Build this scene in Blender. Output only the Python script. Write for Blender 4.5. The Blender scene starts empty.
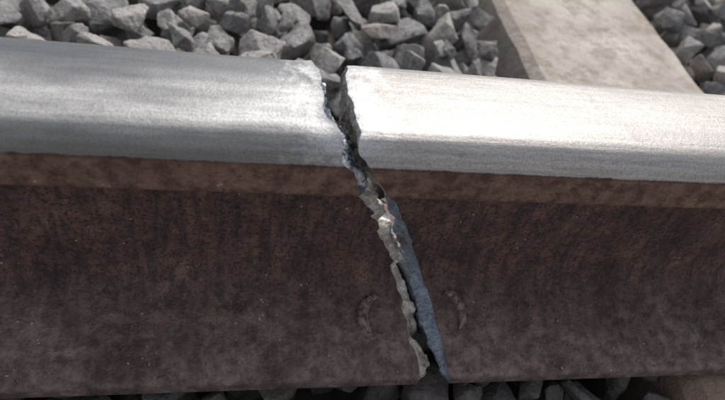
import bpy, bmesh, math, random
import numpy as np
from mathutils import Matrix, Vector, noise, geometry
random.seed(7); rng=np.random.default_rng(11)
S=bpy.context.scene; COL=S.collection
def link(o,parent=None):
    COL.objects.link(o)
    if parent: o.parent=parent
    return o
# ---------------------------------------------------------------- node helpers
def newmat(name):
    m=bpy.data.materials.new(name); m.use_nodes=True
    nt=m.node_tree; b=nt.nodes['Principled BSDF']; return m,nt,b
def N(nt,t,**k):
    n=nt.nodes.new(t)
    for a,v in k.items(): setattr(n,a,v)
    return n
def setin(n,**k):
    for a,v in k.items(): n.inputs[a.replace('_',' ')].default_value=v
def objc(nt,scale=(1,1,1)):
    tc=N(nt,'ShaderNodeTexCoord')
    if scale==(1,1,1): return tc.outputs['Object']
    mp=N(nt,'ShaderNodeMapping')
    nt.links.new(tc.outputs['Object'],mp.inputs['Vector']); mp.inputs['Scale'].default_value=scale
    return mp.outputs['Vector']
def noi(nt,scale,detail=4,rough=.6,vec=None,dist=0):
    n=N(nt,'ShaderNodeTexNoise'); setin(n,Scale=scale,Detail=min(detail,3),Roughness=rough,Distortion=dist)
    if vec is None: vec=objc(nt)
    nt.links.new(vec,n.inputs['Vector']); return n.outputs['Fac']
def ramp(nt,fac,stops,interp='LINEAR'):
    r=N(nt,'ShaderNodeValToRGB'); r.color_ramp.interpolation=interp
    e=r.color_ramp.elements
    while len(e)<len(stops): e.new(.5)
    for el,(p,c) in zip(e,stops):
        el.position=p
        el.color=(c,c,c,1) if not isinstance(c,tuple) else (*c,1)
    nt.links.new(fac,r.inputs['Fac']); return r.outputs['Color']
def mix(nt,fac,a,b,mode='MIX'):
    m=N(nt,'ShaderNodeMix',data_type='RGBA',blend_type=mode)
    for s,v in ((m.inputs[0],fac),(m.inputs[6],a),(m.inputs[7],b)):
        if isinstance(v,(int,float)): s.default_value=v
        elif isinstance(v,tuple): s.default_value=(*v,1)
        else: nt.links.new(v,s)
    return m.outputs[2]
def mth(nt,op,a,b=None,c=None,clamp=False):
    m=N(nt,'ShaderNodeMath',operation=op,use_clamp=clamp)
    for s,v in zip(m.inputs,(a,b,c)):
        if v is None: continue
        if isinstance(v,(int,float)): s.default_value=v
        else: nt.links.new(v,s)
    return m.outputs[0]
def mrange(nt,v,a,b,c=0,d=1):
    m=N(nt,'ShaderNodeMapRange',interpolation_type='SMOOTHSTEP')
    nt.links.new(v,m.inputs[0])
    for i,x in zip((1,2,3,4),(a,b,c,d)): m.inputs[i].default_value=x
    return m.outputs[0]
def sep(nt):
    tc=N(nt,'ShaderNodeTexCoord'); s=N(nt,'ShaderNodeSeparateXYZ')
    nt.links.new(tc.outputs['Object'],s.inputs[0]); return s.outputs
def bump(nt,b,h,strength,dist=.001,prev=None):
    n=N(nt,'ShaderNodeBump'); setin(n,Strength=strength,Distance=dist)
    nt.links.new(h,n.inputs['Height'])
    if prev is not None: nt.links.new(prev,n.inputs['Normal'])
    if b is not None: nt.links.new(n.outputs[0],b.inputs['Normal'])
    return n.outputs[0]

# ---------------------------------------------------------------- rail surface
def rail_material():
    m,nt,b=newmat('rail_steel')
    X,Y,Z=sep(nt)[:3]
    n1=noi(nt,26,3,.7); n2=noi(nt,120,3,.75); n3=noi(nt,520,2,.7)
    st=noi(nt,170,2,.7,objc(nt,(1,.25,.15)))
    rust=mix(nt,ramp(nt,n1,[(.34,0.),(.66,1.)]),(.078,.045,.042),(.165,.098,.084))
    rust=mix(nt,ramp(nt,n2,[(.40,0.),(.60,1.)]),rust,mix(nt,1.,rust,(1.7,1.6,1.52),'MULTIPLY'))
    rust=mix(nt,ramp(nt,st,[(.46,0.),(.62,.62)]),rust,(.050,.037,.038))
    rust=mix(nt,ramp(nt,n3,[(.53,0.),(.64,.8)]),rust,(.032,.023,.023))
    rust=mix(nt,ramp(nt,n3,[(.30,.6),(.39,0.)]),rust,(.27,.175,.14))
    hs=mrange(nt,Z,.128,.137)
    rust=mix(nt,mth(nt,'MULTIPLY',hs,mth(nt,'ADD',.45,mth(nt,'MULTIPLY',n1,.6))),rust,mix(nt,ramp(nt,n2,[(.36,0.),(.64,1.)]),(.13,.068,.048),(.36,.215,.155)))
    ft=mrange(nt,Z,.042,.010)
    dust=mix(nt,ramp(nt,n2,[(.35,0.),(.65,1.)]),(.14,.104,.095),(.38,.30,.265))
    rust=mix(nt,mth(nt,'MULTIPLY',ft,ramp(nt,n1,[(.35,.2),(.65,.9)])),rust,dust)
    v=N(nt,'ShaderNodeTexVoronoi'); setin(v,Scale=210.,Randomness=1.); nt.links.new(objc(nt),v.inputs['Vector'])
    spk=mth(nt,'MULTIPLY',ramp(nt,v.outputs['Distance'],[(.10,1.),(.17,0.)]),ramp(nt,noi(nt,60,2,.6),[(.60,0.),(.66,1.)]))
    rust=mix(nt,spk,rust,(.50,.44,.38))
    # polished running surface
    br=noi(nt,1,3,.7,objc(nt,(25,420,420)))
    g=noi(nt,900,2,.75)
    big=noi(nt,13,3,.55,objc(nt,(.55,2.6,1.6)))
    stL=mix(nt,ramp(nt,big,[(.42,0.),(.60,1.)]),(.19,.20,.215),(.60,.60,.595))  # pale blotches: glare painted into the left head's base colour
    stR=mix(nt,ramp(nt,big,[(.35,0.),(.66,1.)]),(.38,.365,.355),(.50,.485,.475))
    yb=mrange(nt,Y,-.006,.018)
    stL=mix(nt,mth(nt,'MULTIPLY',yb,.8),stL,(.10,.118,.14))  # dark reflection along the back of the left head, put into its colour
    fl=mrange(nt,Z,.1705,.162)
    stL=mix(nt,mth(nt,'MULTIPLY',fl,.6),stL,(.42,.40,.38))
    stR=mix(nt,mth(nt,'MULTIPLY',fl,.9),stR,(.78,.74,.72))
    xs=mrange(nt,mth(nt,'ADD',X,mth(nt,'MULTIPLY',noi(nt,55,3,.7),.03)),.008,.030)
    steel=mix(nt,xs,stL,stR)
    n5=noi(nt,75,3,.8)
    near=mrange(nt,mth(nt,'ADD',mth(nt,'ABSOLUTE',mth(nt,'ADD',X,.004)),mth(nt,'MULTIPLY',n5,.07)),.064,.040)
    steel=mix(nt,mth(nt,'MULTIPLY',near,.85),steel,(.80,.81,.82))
    steel=mix(nt,ramp(nt,g,[(.38,.38),(.56,0.)]),steel,(.15,.14,.135))
    steel=mix(nt,ramp(nt,br,[(.42,.30),(.6,0.)]),steel,(.24,.23,.225))
    steel=mix(nt,ramp(nt,n5,[(.61,0.),(.75,.45)]),steel,(.19,.155,.135))
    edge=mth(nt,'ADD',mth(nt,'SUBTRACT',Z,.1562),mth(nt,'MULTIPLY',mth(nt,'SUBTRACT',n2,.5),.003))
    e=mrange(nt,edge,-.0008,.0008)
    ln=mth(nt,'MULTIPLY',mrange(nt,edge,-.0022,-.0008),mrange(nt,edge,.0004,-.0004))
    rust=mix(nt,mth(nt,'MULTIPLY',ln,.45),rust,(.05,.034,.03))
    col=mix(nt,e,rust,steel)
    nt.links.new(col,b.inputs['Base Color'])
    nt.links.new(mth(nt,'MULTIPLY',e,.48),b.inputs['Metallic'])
    rg=mth(nt,'ADD',mth(nt,'MULTIPLY',e,-.41),mth(nt,'ADD',.82,mth(nt,'MULTIPLY',big,.10)))
    nt.links.new(rg,b.inputs['Roughness'])
    hr=mth(nt,'ADD',mth(nt,'MULTIPLY',n3,.45),mth(nt,'MULTIPLY',n2,1.0))
    hm=mth(nt,'ADD',mth(nt,'MULTIPLY',g,.08),mth(nt,'ADD',mth(nt,'MULTIPLY',br,.06),mth(nt,'MULTIPLY',n5,.15)))
    h=N(nt,'ShaderNodeMix',data_type='FLOAT'); nt.links.new(e,h.inputs[0]); nt.links.new(hr,h.inputs[2]); nt.links.new(hm,h.inputs[3])
    bump(nt,b,h.outputs[0],.9,.0024)
    return m
def fracture_material(kind):
    m,nt,b=newmat('fracture_'+kind)
    X,Y,Z=sep(nt)[:3]
    n=noi(nt,160,3,.75); n2=noi(nt,45,3,.6); n3=noi(nt,600,2,.7)
    hd=mrange(nt,Z,.125,.140)
    if kind=='grimy':
        c=mix(nt,ramp(nt,n,[(.34,0.),(.60,1.)]),(.50,.44,.36),(.84,.79,.71))
        c=mix(nt,ramp(nt,n2,[(.52,0.),(.64,.8)]),c,(.24,.18,.15))
        c=mix(nt,hd,c,mix(nt,ramp(nt,n,[(.44,0.),(.56,1.)]),(.10,.13,.17),(.80,.85,.90)))
    else:
        c=mix(nt,ramp(nt,n,[(.3,0.),(.7,1.)]),(.19,.23,.29),(.44,.50,.57))
        c=mix(nt,ramp(nt,n2,[(.56,0.),(.68,.8)]),c,(.20,.12,.08))
        up=mrange(nt,mth(nt,'ADD',Z,mth(nt,'MULTIPLY',n2,.03)),.108,.120)
        c=mix(nt,up,c,mix(nt,ramp(nt,n,[(.4,0.),(.6,1.)]),(.16,.15,.15),(.46,.44,.42)))
    c=mix(nt,ramp(nt,n3,[(.55,0.),(.68,.6)]),c,(.06,.05,.05))
    nt.links.new(c,b.inputs['Base Color'])
    setin(b,Roughness=.42,Metallic=.3)
    bump(nt,b,mth(nt,'ADD',n,mth(nt,'MULTIPLY',n3,.4)),.8,.0015)
    return m
RAIL=rail_material(); FG=fracture_material('grimy'); FB=fracture_material('blue')

# ---------------------------------------------------------------- rail profile
half=[(0,172.6),(12.5,172.4),(20,171.9),(25,171.2),(29,169.8),(32,167),(34.3,163),(35.5,158),(36,136.5),(35.3,134.8),(33.5,133.6),(14,126.5),(10.5,123.5),(8.8,118),(8.3,110),(8.25,70),(8.4,58),(9.5,45),(12,38.5),(16,34),(21,29.6),(27,26.5),(50,18.6),(70,12.2),(73.5,10.8),(74.8,9),(75,6.5),(75,1.5),(74,0),(0,0)]
full=[(y,z) for y,z in half]+[(-y,z) for y,z in half[-2:0:-1]]
full=np.array(full,float)/1000
pts=[]
for i in range(len(full)):
    a=full[i];c=full[(i+1)%len(full)];L=np.linalg.norm(c-a);k=max(1,int(round(L/.0014)))
    for j in range(k): pts.append(a+(c-a)*j/k)
P=np.array(pts); n=len(P)
keys=[(.031,.1685,-15.,3.1),(.0125,.172,-12.3,1.8),(-.0125,.172,-12.,2.3),(-.025,.169,-9.2,3.8),(-.0335,.163,-4.9,5.1),(-.036,.154,0,12.2),(-.036,.1355,10.1,25.),(-.0085,.11,15.9,33.6),(-.0083,.09,28.7,48.8),(-.0083,.07,39.5,57.5),(-.0083,.058,45.1,63.),(-.0095,.045,51.4,69.1),(-.016,.034,56.9,74.7),(-.027,.0265,60.7,78.6),(-.05,.0185,62.6,82.8),(-.074,.0105,66.5,85.6),(-.075,.001,68.2,89.4)]
Pr=np.vstack([P[:1],P[:0:-1]])
s=np.concatenate([[0],np.cumsum(np.linalg.norm(np.diff(Pr,axis=0),axis=1))])
def sk(y,z):
    if y>0: return -y
    k=np.argmin((Pr[:,0]-y)**2+(Pr[:,1]-z)**2); return s[k]
ks=np.array([sk(k[0],k[1]) for k in keys]); kL=np.array([k[2] for k in keys])/1000;kR=np.array([k[3] for k in keys])/1000
def front(zz,side):
    kk=[(k[1],k[2+side]/1000) for k in keys[6:15]]
    kk.sort(); return np.interp(zz,[a for a,_ in kk],[b_ for _,b_ in kk])
def outlineX(side):
    kv=(kL,kR)[side]; out=np.zeros(n)
    for i,(y,z) in enumerate(P):
        if y<-1e-6 or (z>.166):
            ss=-y if y>0 else s[(n-i)%n]
            if z<.0005: v=kv[-1]+(-.010)*(1-abs(y)/.075)
            else: v=np.interp(ss,ks,kv)
        else:
            if z>.13: v=kv[0]+(0.004)*(.166-z)/.036
            elif z>.045: 
                v=front(z,side); t=max(0,(z-.10)/.03); v=v*(1-t)+t*(kv[0]+.004)
            elif z<.0005: v=kv[-1]-.010-.008*(y/.075)
            else: v=front(.045,side)-.001-.004*y/.075
        out[i]=v
    return out
def fb(y,z,sc,seed,oc=3):
    return noise.fractal(Vector((y*sc,z*sc,seed)),.9,2.1,oc)
def step(y,z,sc,seed):      # blocky, terraced variation like torn steel
    return noise.cell(Vector((y*sc+.3*fb(y,z,90,seed),z*sc,seed)))
oX=[outlineX(0),outlineX(1)]
for sd in (0,1):
    for i,(y,z) in enumerate(P):
        sm=.45 if (sd==1 and z<.085) else .9
        sp=.0026 if z<.13 else (.0013 if sd==0 else .0007)
        if sd==1 and z<.085: sp=.0010
        if y<-.04: sp*=.5
        oX[sd][i]+= sm*(.0013*fb(y,z,160,3.3+sd*9)+ .0016*fb(y,z,60,1.3+sd*9))+sp*(step(y,z,105,2.+sd)-.5)
        if sd==0 and z>.135 and y<-.02: oX[sd][i]+=.0026*abs(fb(y,z,230,8.))
# terraces softened a little along the outline
for sd in (0,1):
    o=oX[sd]; oX[sd]=.25*np.roll(o,1)+.5*o+.25*np.roll(o,-1)
inner=[]
for gy in np.arange(-.075,.0751,.0013):
    for gz in np.arange(0,.173,.0013):
        q=np.array([gy,gz])+rng.uniform(-.0004,.0004,2); inner.append(q)
inner=np.array(inner)
def inside(q):
    x,y=q[:,0],q[:,1]; c=np.zeros(len(q),bool)
    for i in range(n):
        a=P[i-1];b_=P[i]
        cond=((a[1]>y)!=(b_[1]>y))
        with np.errstate(divide='ignore',invalid='ignore'):
            xx=(b_[0]-a[0])*(y-a[1])/(b_[1]-a[1]+1e-15)+a[0]
        c^=cond&(x<xx)
    return c
inner=inner[inside(inner)]
D=np.sqrt(((inner[:,None,:]-P[None])**2).sum(2)); dmin=D.min(1)
k_=dmin>.0008; inner=inner[k_];D=D[k_];dmin=dmin[k_]
W=1/(D**3.2); W/=W.sum(1)[:,None]
iX=[W@oX[0],W@oX[1]]
def bmp(z,c,w): return math.exp(-((z-c)/w)**4)
for i,(y,z) in enumerate(inner):
    d=dmin[i]; web=min(1,max(0,(.135-z)/.02)); t=min(1,d/.0052); t=t*t*(3-2*t)
    offL=(.0040*(1-web)+.0092*web)*t; offR=(.0015*(1-web)+.0094*web)*t
    # places where a chunk has dropped out: dark holes in the break
    hole=bmp(z,.079,.0060)+bmp(z,.036,.0050)+(.6*bmp(y,-.045,.005) if z<.030 else 0)+.8*bmp(z,.108,.004)
    hole=min(1,hole)
    offR*=1-.35*hole; offL*=1-.95*hole
    offR*=1-.75*min(1,max(0,(z-.085)/.02))*web
    offR*=1-.65*min(1,max(0,(-y-.045)/.028))
    r=.0014*fb(y,z,70,5.)+.0009*fb(y,z,260,6.)+.0020*(step(y,z,120,7.)-.5)
    r2=.0010*fb(y,z,70,25.)+.0006*fb(y,z,260,16.)+.0010*(step(y,z,90,17.)-.5)
    edge=min(1,d/.002)
    iX[0][i]+=offL+r*edge; iX[1][i]-=offR+r2*edge
    if iX[0][i]>iX[1][i]-.0018:
        iX[0][i]=iX[1][i]-.0018
co2=[Vector(p) for p in P]+[Vector(p) for p in inner]
vo,_,fo,ov,_,_=geometry.delaunay_2d_cdt(co2,[],[list(range(n))],1,1e-7)
dist_steps=[0,.0006,.0012,.002,.003,.0045,.006,.008,.011,.015,.02,.03,.05,.08,.13,.2,.3,.5,1,2,4,8,14]
def rail_piece(side,name,mat2,parent):
    sg=(-1,1)[side]; V=[];F=[];mi=[]
    base=oX[side]; mean=.04
    # torn lip: the last millimetres of the left head are bent up a touch
    for k,dd in enumerate(dist_steps):
        xx=base+sg*dd if dd<.13 else mean+sg*(dd+.09)+0*base
        lip=.0012*math.exp(-dd/.004) if side==0 else -.0006*math.exp(-dd/.003)
        for i in range(n):
            V.append((xx[i],P[i,0],P[i,1]+(lip if P[i,1]>.150 else 0)))
    for k in range(len(dist_steps)-1):
        for i in range(n):
            a=k*n+i;b_=k*n+(i+1)%n;c=(k+1)*n+(i+1)%n;d=(k+1)*n+i
            F.append((a,b_,c,d) if side==1 else (a,d,c,b_)); mi.append(0)
    off=len(V); allX=np.concatenate([base,iX[side]])
    l0=.0012 if side==0 else -.0006
    for j,v in enumerate(vo):
        o=ov[j][0] if ov[j] else 0
        V.append((allX[o],v[0],v[1]+(l0 if (v[1]>.150 and o<n) else 0)))
    for f in fo:
        f=[off+q for q in f]; F.append(tuple(f) if side==0 else tuple(reversed(f))); mi.append(1)
    F.append(tuple(range((len(dist_steps)-1)*n,len(dist_steps)*n)) ); mi.append(0)
    me=bpy.data.meshes.new(name); me.from_pydata(V,[],F)
    me.materials.append(RAIL);me.materials.append(mat2)
    me.polygons.foreach_set('material_index',mi)
    me.polygons.foreach_set('use_smooth',[q==0 for q in mi])
    me.update()
    bm=bmesh.new();bm.from_mesh(me)
    bmesh.ops.recalc_face_normals(bm,faces=[f for f in bm.faces if f.material_index==0]);bm.to_mesh(me);bm.free()
    return link(bpy.data.objects.new(name,me),parent)
rail=link(bpy.data.objects.new('broken_rail',None))
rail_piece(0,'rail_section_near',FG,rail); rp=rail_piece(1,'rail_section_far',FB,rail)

SC,nt_,b_0=newmat('scar_rust')
nt_.links.new(mix(nt_,ramp(nt_,noi(nt_,260,3,.7),[(.4,0.),(.6,1.)]),(.10,.070,.060),(.36,.275,.235)),b_0.inputs['Base Color']);setin(b_0,Roughness=.75)
bump(nt_,b_0,noi(nt_,400,2,.7),.9,.0012)
def footz(y): return float(np.interp(-y,[.0083,.0095,.012,.016,.021,.027,.05,.07],[.058,.045,.0385,.034,.0296,.0265,.0186,.0122]))
def crescent(name,cx,cy,rx,ry,a0,a1,r0):
    V=[];F=[];K=44;M=12
    for i in range(K):
        t=i/(K-1);a=math.radians(a0+(a1-a0)*t)
        jr=1+.10*math.sin(5*t+cx*90)+.05*noise.noise(Vector((t*9,cx*50,3)))
        x=cx+rx*jr*math.cos(a);y=cy+ry*jr*math.sin(a)
        r=r0*(math.sin(math.pi*t)**.8+.04)*(1+.22*noise.noise(Vector((x*160,y*160,1))))
        dx,dy=math.cos(a),math.sin(a)
        for k in range(M):
            b_=2*math.pi*k/M
            jj=1+.12*noise.noise(Vector((x*300,y*300,k*.7)))
            px=x+dx*r*1.1*jj*math.cos(b_);py=y+dy*r*1.1*jj*math.cos(b_)
            V.append((px,py,footz(py)+r*1.4*jj*math.sin(b_)+.0011))
    for i in range(K-1):
        for k in range(M): F.append((i*M+k,i*M+(k+1)%M,(i+1)*M+(k+1)%M,(i+1)*M+k))
    F.append(tuple(range(M)));F.append(tuple(range((K-1)*M,K*M)))
    me=bpy.data.meshes.new(name);me.from_pydata(V,[],F);me.materials.append(SC)
    me.polygons.foreach_set('use_smooth',[True]*len(F))
    bm=bmesh.new();bm.from_mesh(me);bmesh.ops.recalc_face_normals(bm,faces=bm.faces);bm.to_mesh(me);bm.free()
    link(bpy.data.objects.new(name,me),rail)
crescent('raised_scar',.040,-.037,.0095,.012,70,300,.0034)
crescent('raised_scar',.091,-.036,.009,.0115,115,-65,.0028)

def flakes():
    V=[];F=[]
    for _ in range(600):
        x=random.uniform(-.35,.5); y=-random.choice([random.uniform(.02,.073),random.uniform(.05,.073)]); z=footz(y)
        if 0.052<x<.098: continue
        r=random.uniform(.0003,.0010)*(1.7 if random.random()<.08 else 1); o=len(V)
        q=Matrix.Rotation(random.random()*6.28,3,Vector(rng.normal(size=3)).normalized())
        for v in ((1,0,0),(-.8,.3,0),(0,1.1,.1),(0,-.9,.1),(.1,0,.6),(0,0,-.6)):
            w=q@Vector(v)*r; V.append((x+w.x,y+w.y,z+w.z+r*.3))
        for f in ((0,2,4),(2,1,4),(1,3,4),(3,0,4),(2,0,5),(1,2,5),(3,1,5),(0,3,5)): F.append(tuple(o+k for k in f))
    me=bpy.data.meshes.new('rust_flakes');me.from_pydata(V,[],F)
    m,nt,b=newmat('flake_grit'); c=ramp(nt,noi(nt,90,2,.5),[(.35,(.13,.085,.065)),(.55,(.28,.21,.17)),(.66,(.55,.50,.45))]); nt.links.new(c,b.inputs['Base Color']);setin(b,Roughness=.8)
    me.materials.append(m); link(bpy.data.objects.new('rust_flakes',me),rail)
flakes()

# ---------------------------------------------------------------- sleepers
def concrete():
    m,nt,b=newmat('sleeper_concrete')
    n1=noi(nt,9,3,.65);n2=noi(nt,70,3,.7);n3=noi(nt,420,2,.7)
    c=mix(nt,ramp(nt,n1,[(.35,0.),(.65,1.)]),(.42,.375,.33),(.62,.58,.525))
    c=mix(nt,ramp(nt,noi(nt,30,3,.8),[(.46,0.),(.64,.7)]),c,(.30,.245,.20))
    c=mix(nt,ramp(nt,n3,[(.55,0.),(.68,.6)]),c,(.22,.19,.17))
    Y=sep(nt)[1]
    nr=mrange(nt,mth(nt,'ADD',mth(nt,'ABSOLUTE',Y),mth(nt,'MULTIPLY',n1,.08)),.22,.12)
    c=mix(nt,mth(nt,'MULTIPLY',nr,.75),c,(.26,.155,.10))
    nt.links.new(c,b.inputs['Base Color']);setin(b,Roughness=.9)
    bump(nt,b,mth(nt,'ADD',n2,mth(nt,'MULTIPLY',n3,.4)),.8,.004); return m
CON=concrete()
def sleeper(cx):
    bm=bmesh.new(); w0,w1=.107,.150; y0,y1=-.55,2.0
    prof=[(-w1,-.20),(-w1,-.17),(-w0-.006,-.013),(-w0+.006,-.005),(w0-.006,-.005),(w0+.006,-.013),(w1,-.17),(w1,-.20)]
    ys=np.linspace(y0,y1,160); rows=[]
    for y in ys:
        e=min(1,(y-y0)/.03,(y1-y)/.03); e=.9+.1*e
        rows.append([bm.verts.new((cx+x*e+.004*noise.noise(Vector((y*24,x*9,cx))),y,z*(2-e if z<-.1 else 1)+.002*noise.noise(Vector((x*20,y*20,z))))) for x,z in prof])
    for a,c in zip(rows,rows[1:]):
        for i in range(len(prof)): bm.faces.new((a[i],a[(i+1)%8],c[(i+1)%8],c[i]))
    bm.faces.new(rows[0]);bm.faces.new(rows[-1])
    bmesh.ops.recalc_face_normals(bm,faces=bm.faces)
    me=bpy.data.meshes.new('concrete_sleeper');bm.to_mesh(me);bm.free();me.materials.append(CON)
    link(bpy.data.objects.new('concrete_sleeper',me))
SL=[.386,-.58,1.15]
for cx in SL: sleeper(cx)

# ---------------------------------------------------------------- ballast
variants=[]
for k in range(28):
    bm=bmesh.new()
    ax=np.array([1,random.uniform(.62,.9),random.uniform(.42,.70)])
    for _ in range(random.randint(12,19)):
        v=rng.normal(size=3); v/=np.linalg.norm(v); v=np.sign(v)*np.abs(v)**.5*ax*random.uniform(.62,.82)
        bm.verts.new(v*.6)
    bmesh.ops.convex_hull(bm,input=bm.verts)
    bmesh.ops.delete(bm,geom=[v for v in bm.verts if not v.link_faces],context='VERTS')
    bmesh.ops.dissolve_limit(bm,angle_limit=math.radians(22),verts=bm.verts,edges=bm.edges)
    bmesh.ops.bevel(bm,geom=bm.edges[:],offset=.018,segments=2,profile=.5,affect='EDGES',clamp_overlap=True)
    bmesh.ops.triangulate(bm,faces=bm.faces)
    for _ in range(3):
        long_=[e for e in bm.edges if e.calc_length()>.13]
        bmesh.ops.subdivide_edges(bm,edges=long_,cuts=1)
        bmesh.ops.triangulate(bm,faces=bm.faces)
    for v in bm.verts:
        v.co+=v.co.normalized()*(.045*noise.fractal(v.co*3.5+Vector((k*7,0,0)),.8,2.2,4))
    bm.verts.index_update()
    variants.append((np.array([v.co[:] for v in bm.verts]),np.array([[v.index for v in f.verts] for f in bm.faces]))); bm.free()
def rotm(flat=False):
    q=rng.normal(size=4)
    if flat: q[1]*=.35;q[2]*=.35
    q/=np.linalg.norm(q);w,x,y,z=q
    return np.array([[1-2*(y*y+z*z),2*(x*y-z*w),2*(x*z+y*w)],[2*(x*y+z*w),1-2*(x*x+z*z),2*(y*z-x*w)],[2*(x*z-y*w),2*(y*z+x*w),1-2*(x*x+y*y)]])
cell=.004; x0,x1,y0,y1=-.62,.95,-.30,.95
nx,ny=int((x1-x0)/cell)+1,int((y1-y0)/cell)+1; H=np.full((nx,ny),-.070)
gx=x0+np.arange(nx)*cell; gyy=y0+np.arange(ny)*cell
for c in SL:
    dxx=np.abs(gx-c); hh=np.where(dxx<.110,9.,np.where(dxx<.150,-.005-(dxx-.11)*3.9,-9)); H=np.maximum(H,hh[:,None])
# ballast has settled away from the flank of the sleeper behind the rail
fl=((gx>.244)&(gx<.28))[:,None]&(gyy>.05)[None,:]; H[fl]=9.
BV=[];BF=[];BT=[];cnt=0
def add(v,f,tone):
    global cnt
    BV.append(v);BF.append(f+cnt);cnt+=len(v);BT.append(np.full(len(v),tone))
fails=0;placed=0
while fails<260 and placed<3600:
    vv,ff=variants[random.randrange(28)]; sz=random.choice([random.uniform(.028,.044),random.uniform(.046,.068),random.uniform(.046,.068)])
    if fails>120: sz*=.7
    v=vv@rotm(random.random()<.6).T*sz*1.15; cen=(v[ff].mean(1)); q=np.vstack([v,cen]); top=v[:,2].max();ylo=v[:,1].min();yhi=v[:,1].max()
    best=None
    for t in range(12):
        px=random.uniform(x0+.055,x1-.055);py=random.uniform(y0+.055,y1-.055)
        ix=((q[:,0]+px-x0)/cell).astype(int);iy=((q[:,1]+py-y0)/cell).astype(int)
        z=(H[ix,iy]-q[:,2]).max()
        if z+top>(.016 if py>.12 else -.010): continue
        if py+ylo<.082 and py+yhi>-.082 and z+top>-.003: continue
        if best is None or z<best[0]: best=(z,px,py,ix,iy)
    if best is None: fails+=1; continue
    fails=max(0,fails-1)
    z,px,py,ix,iy=best; placed+=1
    np.maximum.at(H,(ix,iy),q[:,2]+z-.003)
    add(v+np.array([px,py,z]),ff,random.random())
# small fines at the foot of the sleeper flank
for _ in range(260):
    y=random.uniform(.06,.9); x=.243+random.uniform(-.014,.006); vv,ff=variants[random.randrange(28)]
    add(vv@rotm().T*random.uniform(.010,.024)+np.array([x,y,-.060+random.uniform(0,.02)]),ff,random.random())
for gx in np.arange(-2.0,2.4,.056):
    for gy in np.arange(-1.0,1.9,.056):
        if x0+.03<gx<x1-.03 and y0+.03<gy<y1-.03: continue
        x=gx+random.uniform(-.015,.015);y=gy+random.uniform(-.015,.015)
        if any(abs(x-c)<.14 for c in SL) and -.58<y<2.03: continue
        vv,ff=variants[random.randrange(28)]
        zz=-.03+random.uniform(-.012,.006) - (.02 if abs(y)<.11 else 0)
        add(vv@rotm().T*random.uniform(.06,.078)+np.array([x,y,zz]),ff,random.random())
V=np.vstack(BV);F=np.vstack(BF);T=np.concatenate(BT)
me=bpy.data.meshes.new('ballast');me.vertices.add(len(V));me.vertices.foreach_set('co',V.ravel())
me.loops.add(len(F)*3);me.loops.foreach_set('vertex_index',F.ravel().astype(np.int32))
me.polygons.add(len(F));me.polygons.foreach_set('loop_start',np.arange(0,len(F)*3,3,dtype=np.int32))
me.update(calc_edges=True)
at=me.attributes.new('tone','FLOAT','POINT');at.data.foreach_set('value',T.astype(np.float32))
def stone():
    m,nt,b=newmat('ballast_stone')
    a=N(nt,'ShaderNodeAttribute',attribute_name='tone')
    c=ramp(nt,a.outputs['Fac'],[(0.,(.13,.14,.155)),(.25,(.22,.218,.222)),(.6,(.34,.328,.32)),(.88,(.46,.44,.42)),(1.,(.32,.27,.23))])
    n1=noi(nt,45,3,.7);n2=noi(nt,260,3,.75)
    c=mix(nt,ramp(nt,n1,[(.42,0.),(.62,.6)]),c,(.44,.425,.41))
    c=mix(nt,ramp(nt,n2,[(.5,0.),(.64,.65)]),c,(.13,.125,.125))
    c=mix(nt,ramp(nt,n2,[(.32,.5),(.42,0.)]),c,(.58,.56,.54))
    Y=sep(nt)[1]
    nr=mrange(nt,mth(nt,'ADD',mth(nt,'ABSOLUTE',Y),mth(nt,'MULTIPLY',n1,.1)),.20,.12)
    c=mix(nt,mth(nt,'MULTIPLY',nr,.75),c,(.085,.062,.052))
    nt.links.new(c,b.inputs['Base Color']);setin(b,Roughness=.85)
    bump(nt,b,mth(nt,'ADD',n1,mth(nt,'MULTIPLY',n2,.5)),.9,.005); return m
me.materials.append(stone()); link(bpy.data.objects.new('ballast',me))

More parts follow.
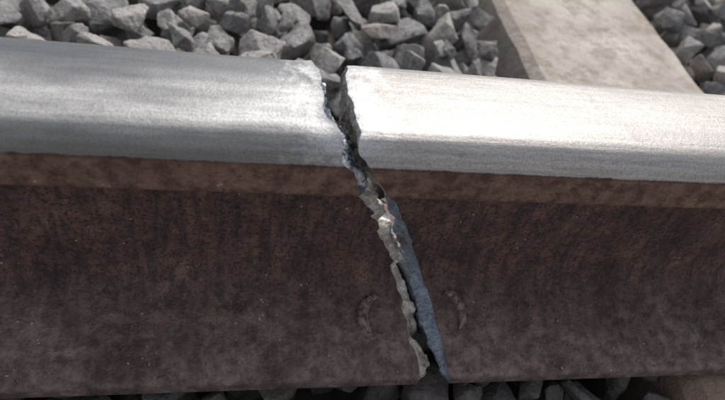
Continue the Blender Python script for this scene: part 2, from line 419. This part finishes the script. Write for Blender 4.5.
# ---------------------------------------------------------------- ground
bm=bmesh.new();bmesh.ops.create_grid(bm,x_segments=60,y_segments=60,size=300)
me=bpy.data.meshes.new('ground');bm.to_mesh(me);bm.free()
m,nt,b=newmat('ground_gravel')
v=N(nt,'ShaderNodeTexVoronoi');setin(v,Scale=22.);nt.links.new(objc(nt),v.inputs['Vector'])
c=mix(nt,ramp(nt,v.outputs['Distance'],[(0.,1.),(.6,0.)]),(.05,.045,.04),(.22,.20,.18));nt.links.new(c,b.inputs['Base Color']);setin(b,Roughness=.95)
me.materials.append(m);g=link(bpy.data.objects.new('ground',me));g.location.z=-.075

# ---------------------------------------------------------------- light
EL,AZ=math.radians(50),math.radians(34)
w=bpy.data.worlds.new('World');S.world=w;w.use_nodes=True;nt=w.node_tree
sk_=N(nt,'ShaderNodeTexSky',sky_type='NISHITA');sk_.sun_disc=False;sk_.sun_elevation=EL;sk_.sun_rotation=AZ
sk_.dust_density=5;sk_.ozone_density=.3;sk_.air_density=1.
hsv=N(nt,'ShaderNodeHueSaturation');hsv.inputs['Saturation'].default_value=.4
nt.links.new(sk_.outputs[0],hsv.inputs['Color'])
nt.links.new(hsv.outputs[0],nt.nodes['Background'].inputs[0]);nt.nodes['Background'].inputs[1].default_value=.14
sl=bpy.data.lights.new('sun','SUN');sl.energy=1.25;sl.angle=math.radians(20);sl.color=(1,.965,.93)
so=link(bpy.data.objects.new('sun',sl))
d=Vector((math.sin(AZ)*math.cos(EL),math.cos(AZ)*math.cos(EL),math.sin(EL)))
so.rotation_euler=d.to_track_quat('Z','Y').to_euler()

# ---------------------------------------------------------------- camera
yaw,pit,roll,Fx=.31912,.80187,.26565,.62339
f=Vector((math.sin(yaw)*math.cos(pit),math.cos(yaw)*math.cos(pit),-math.sin(pit)))
r=f.cross(Vector((0,0,1))).normalized();u=r.cross(f)
r2=r*math.cos(roll)+u*math.sin(roll);u2=-r*math.sin(roll)+u*math.cos(roll)
cam=bpy.data.cameras.new('camera');co=link(bpy.data.objects.new('camera',cam))
co.matrix_world=Matrix(((r2.x,u2.x,-f.x,-.05949),(r2.y,u2.y,-f.y,-.24813),(r2.z,u2.z,-f.z,.3641),(0,0,0,1)))
cam.sensor_width=36;cam.lens=Fx*1000/725*36;cam.clip_start=.01;cam.clip_end=1000
cam.dof.use_dof=True;cam.dof.focus_distance=.38;cam.dof.aperture_fstop=9
S.camera=co
S.view_settings.view_transform='Standard';S.view_settings.look='None';S.view_settings.exposure=0
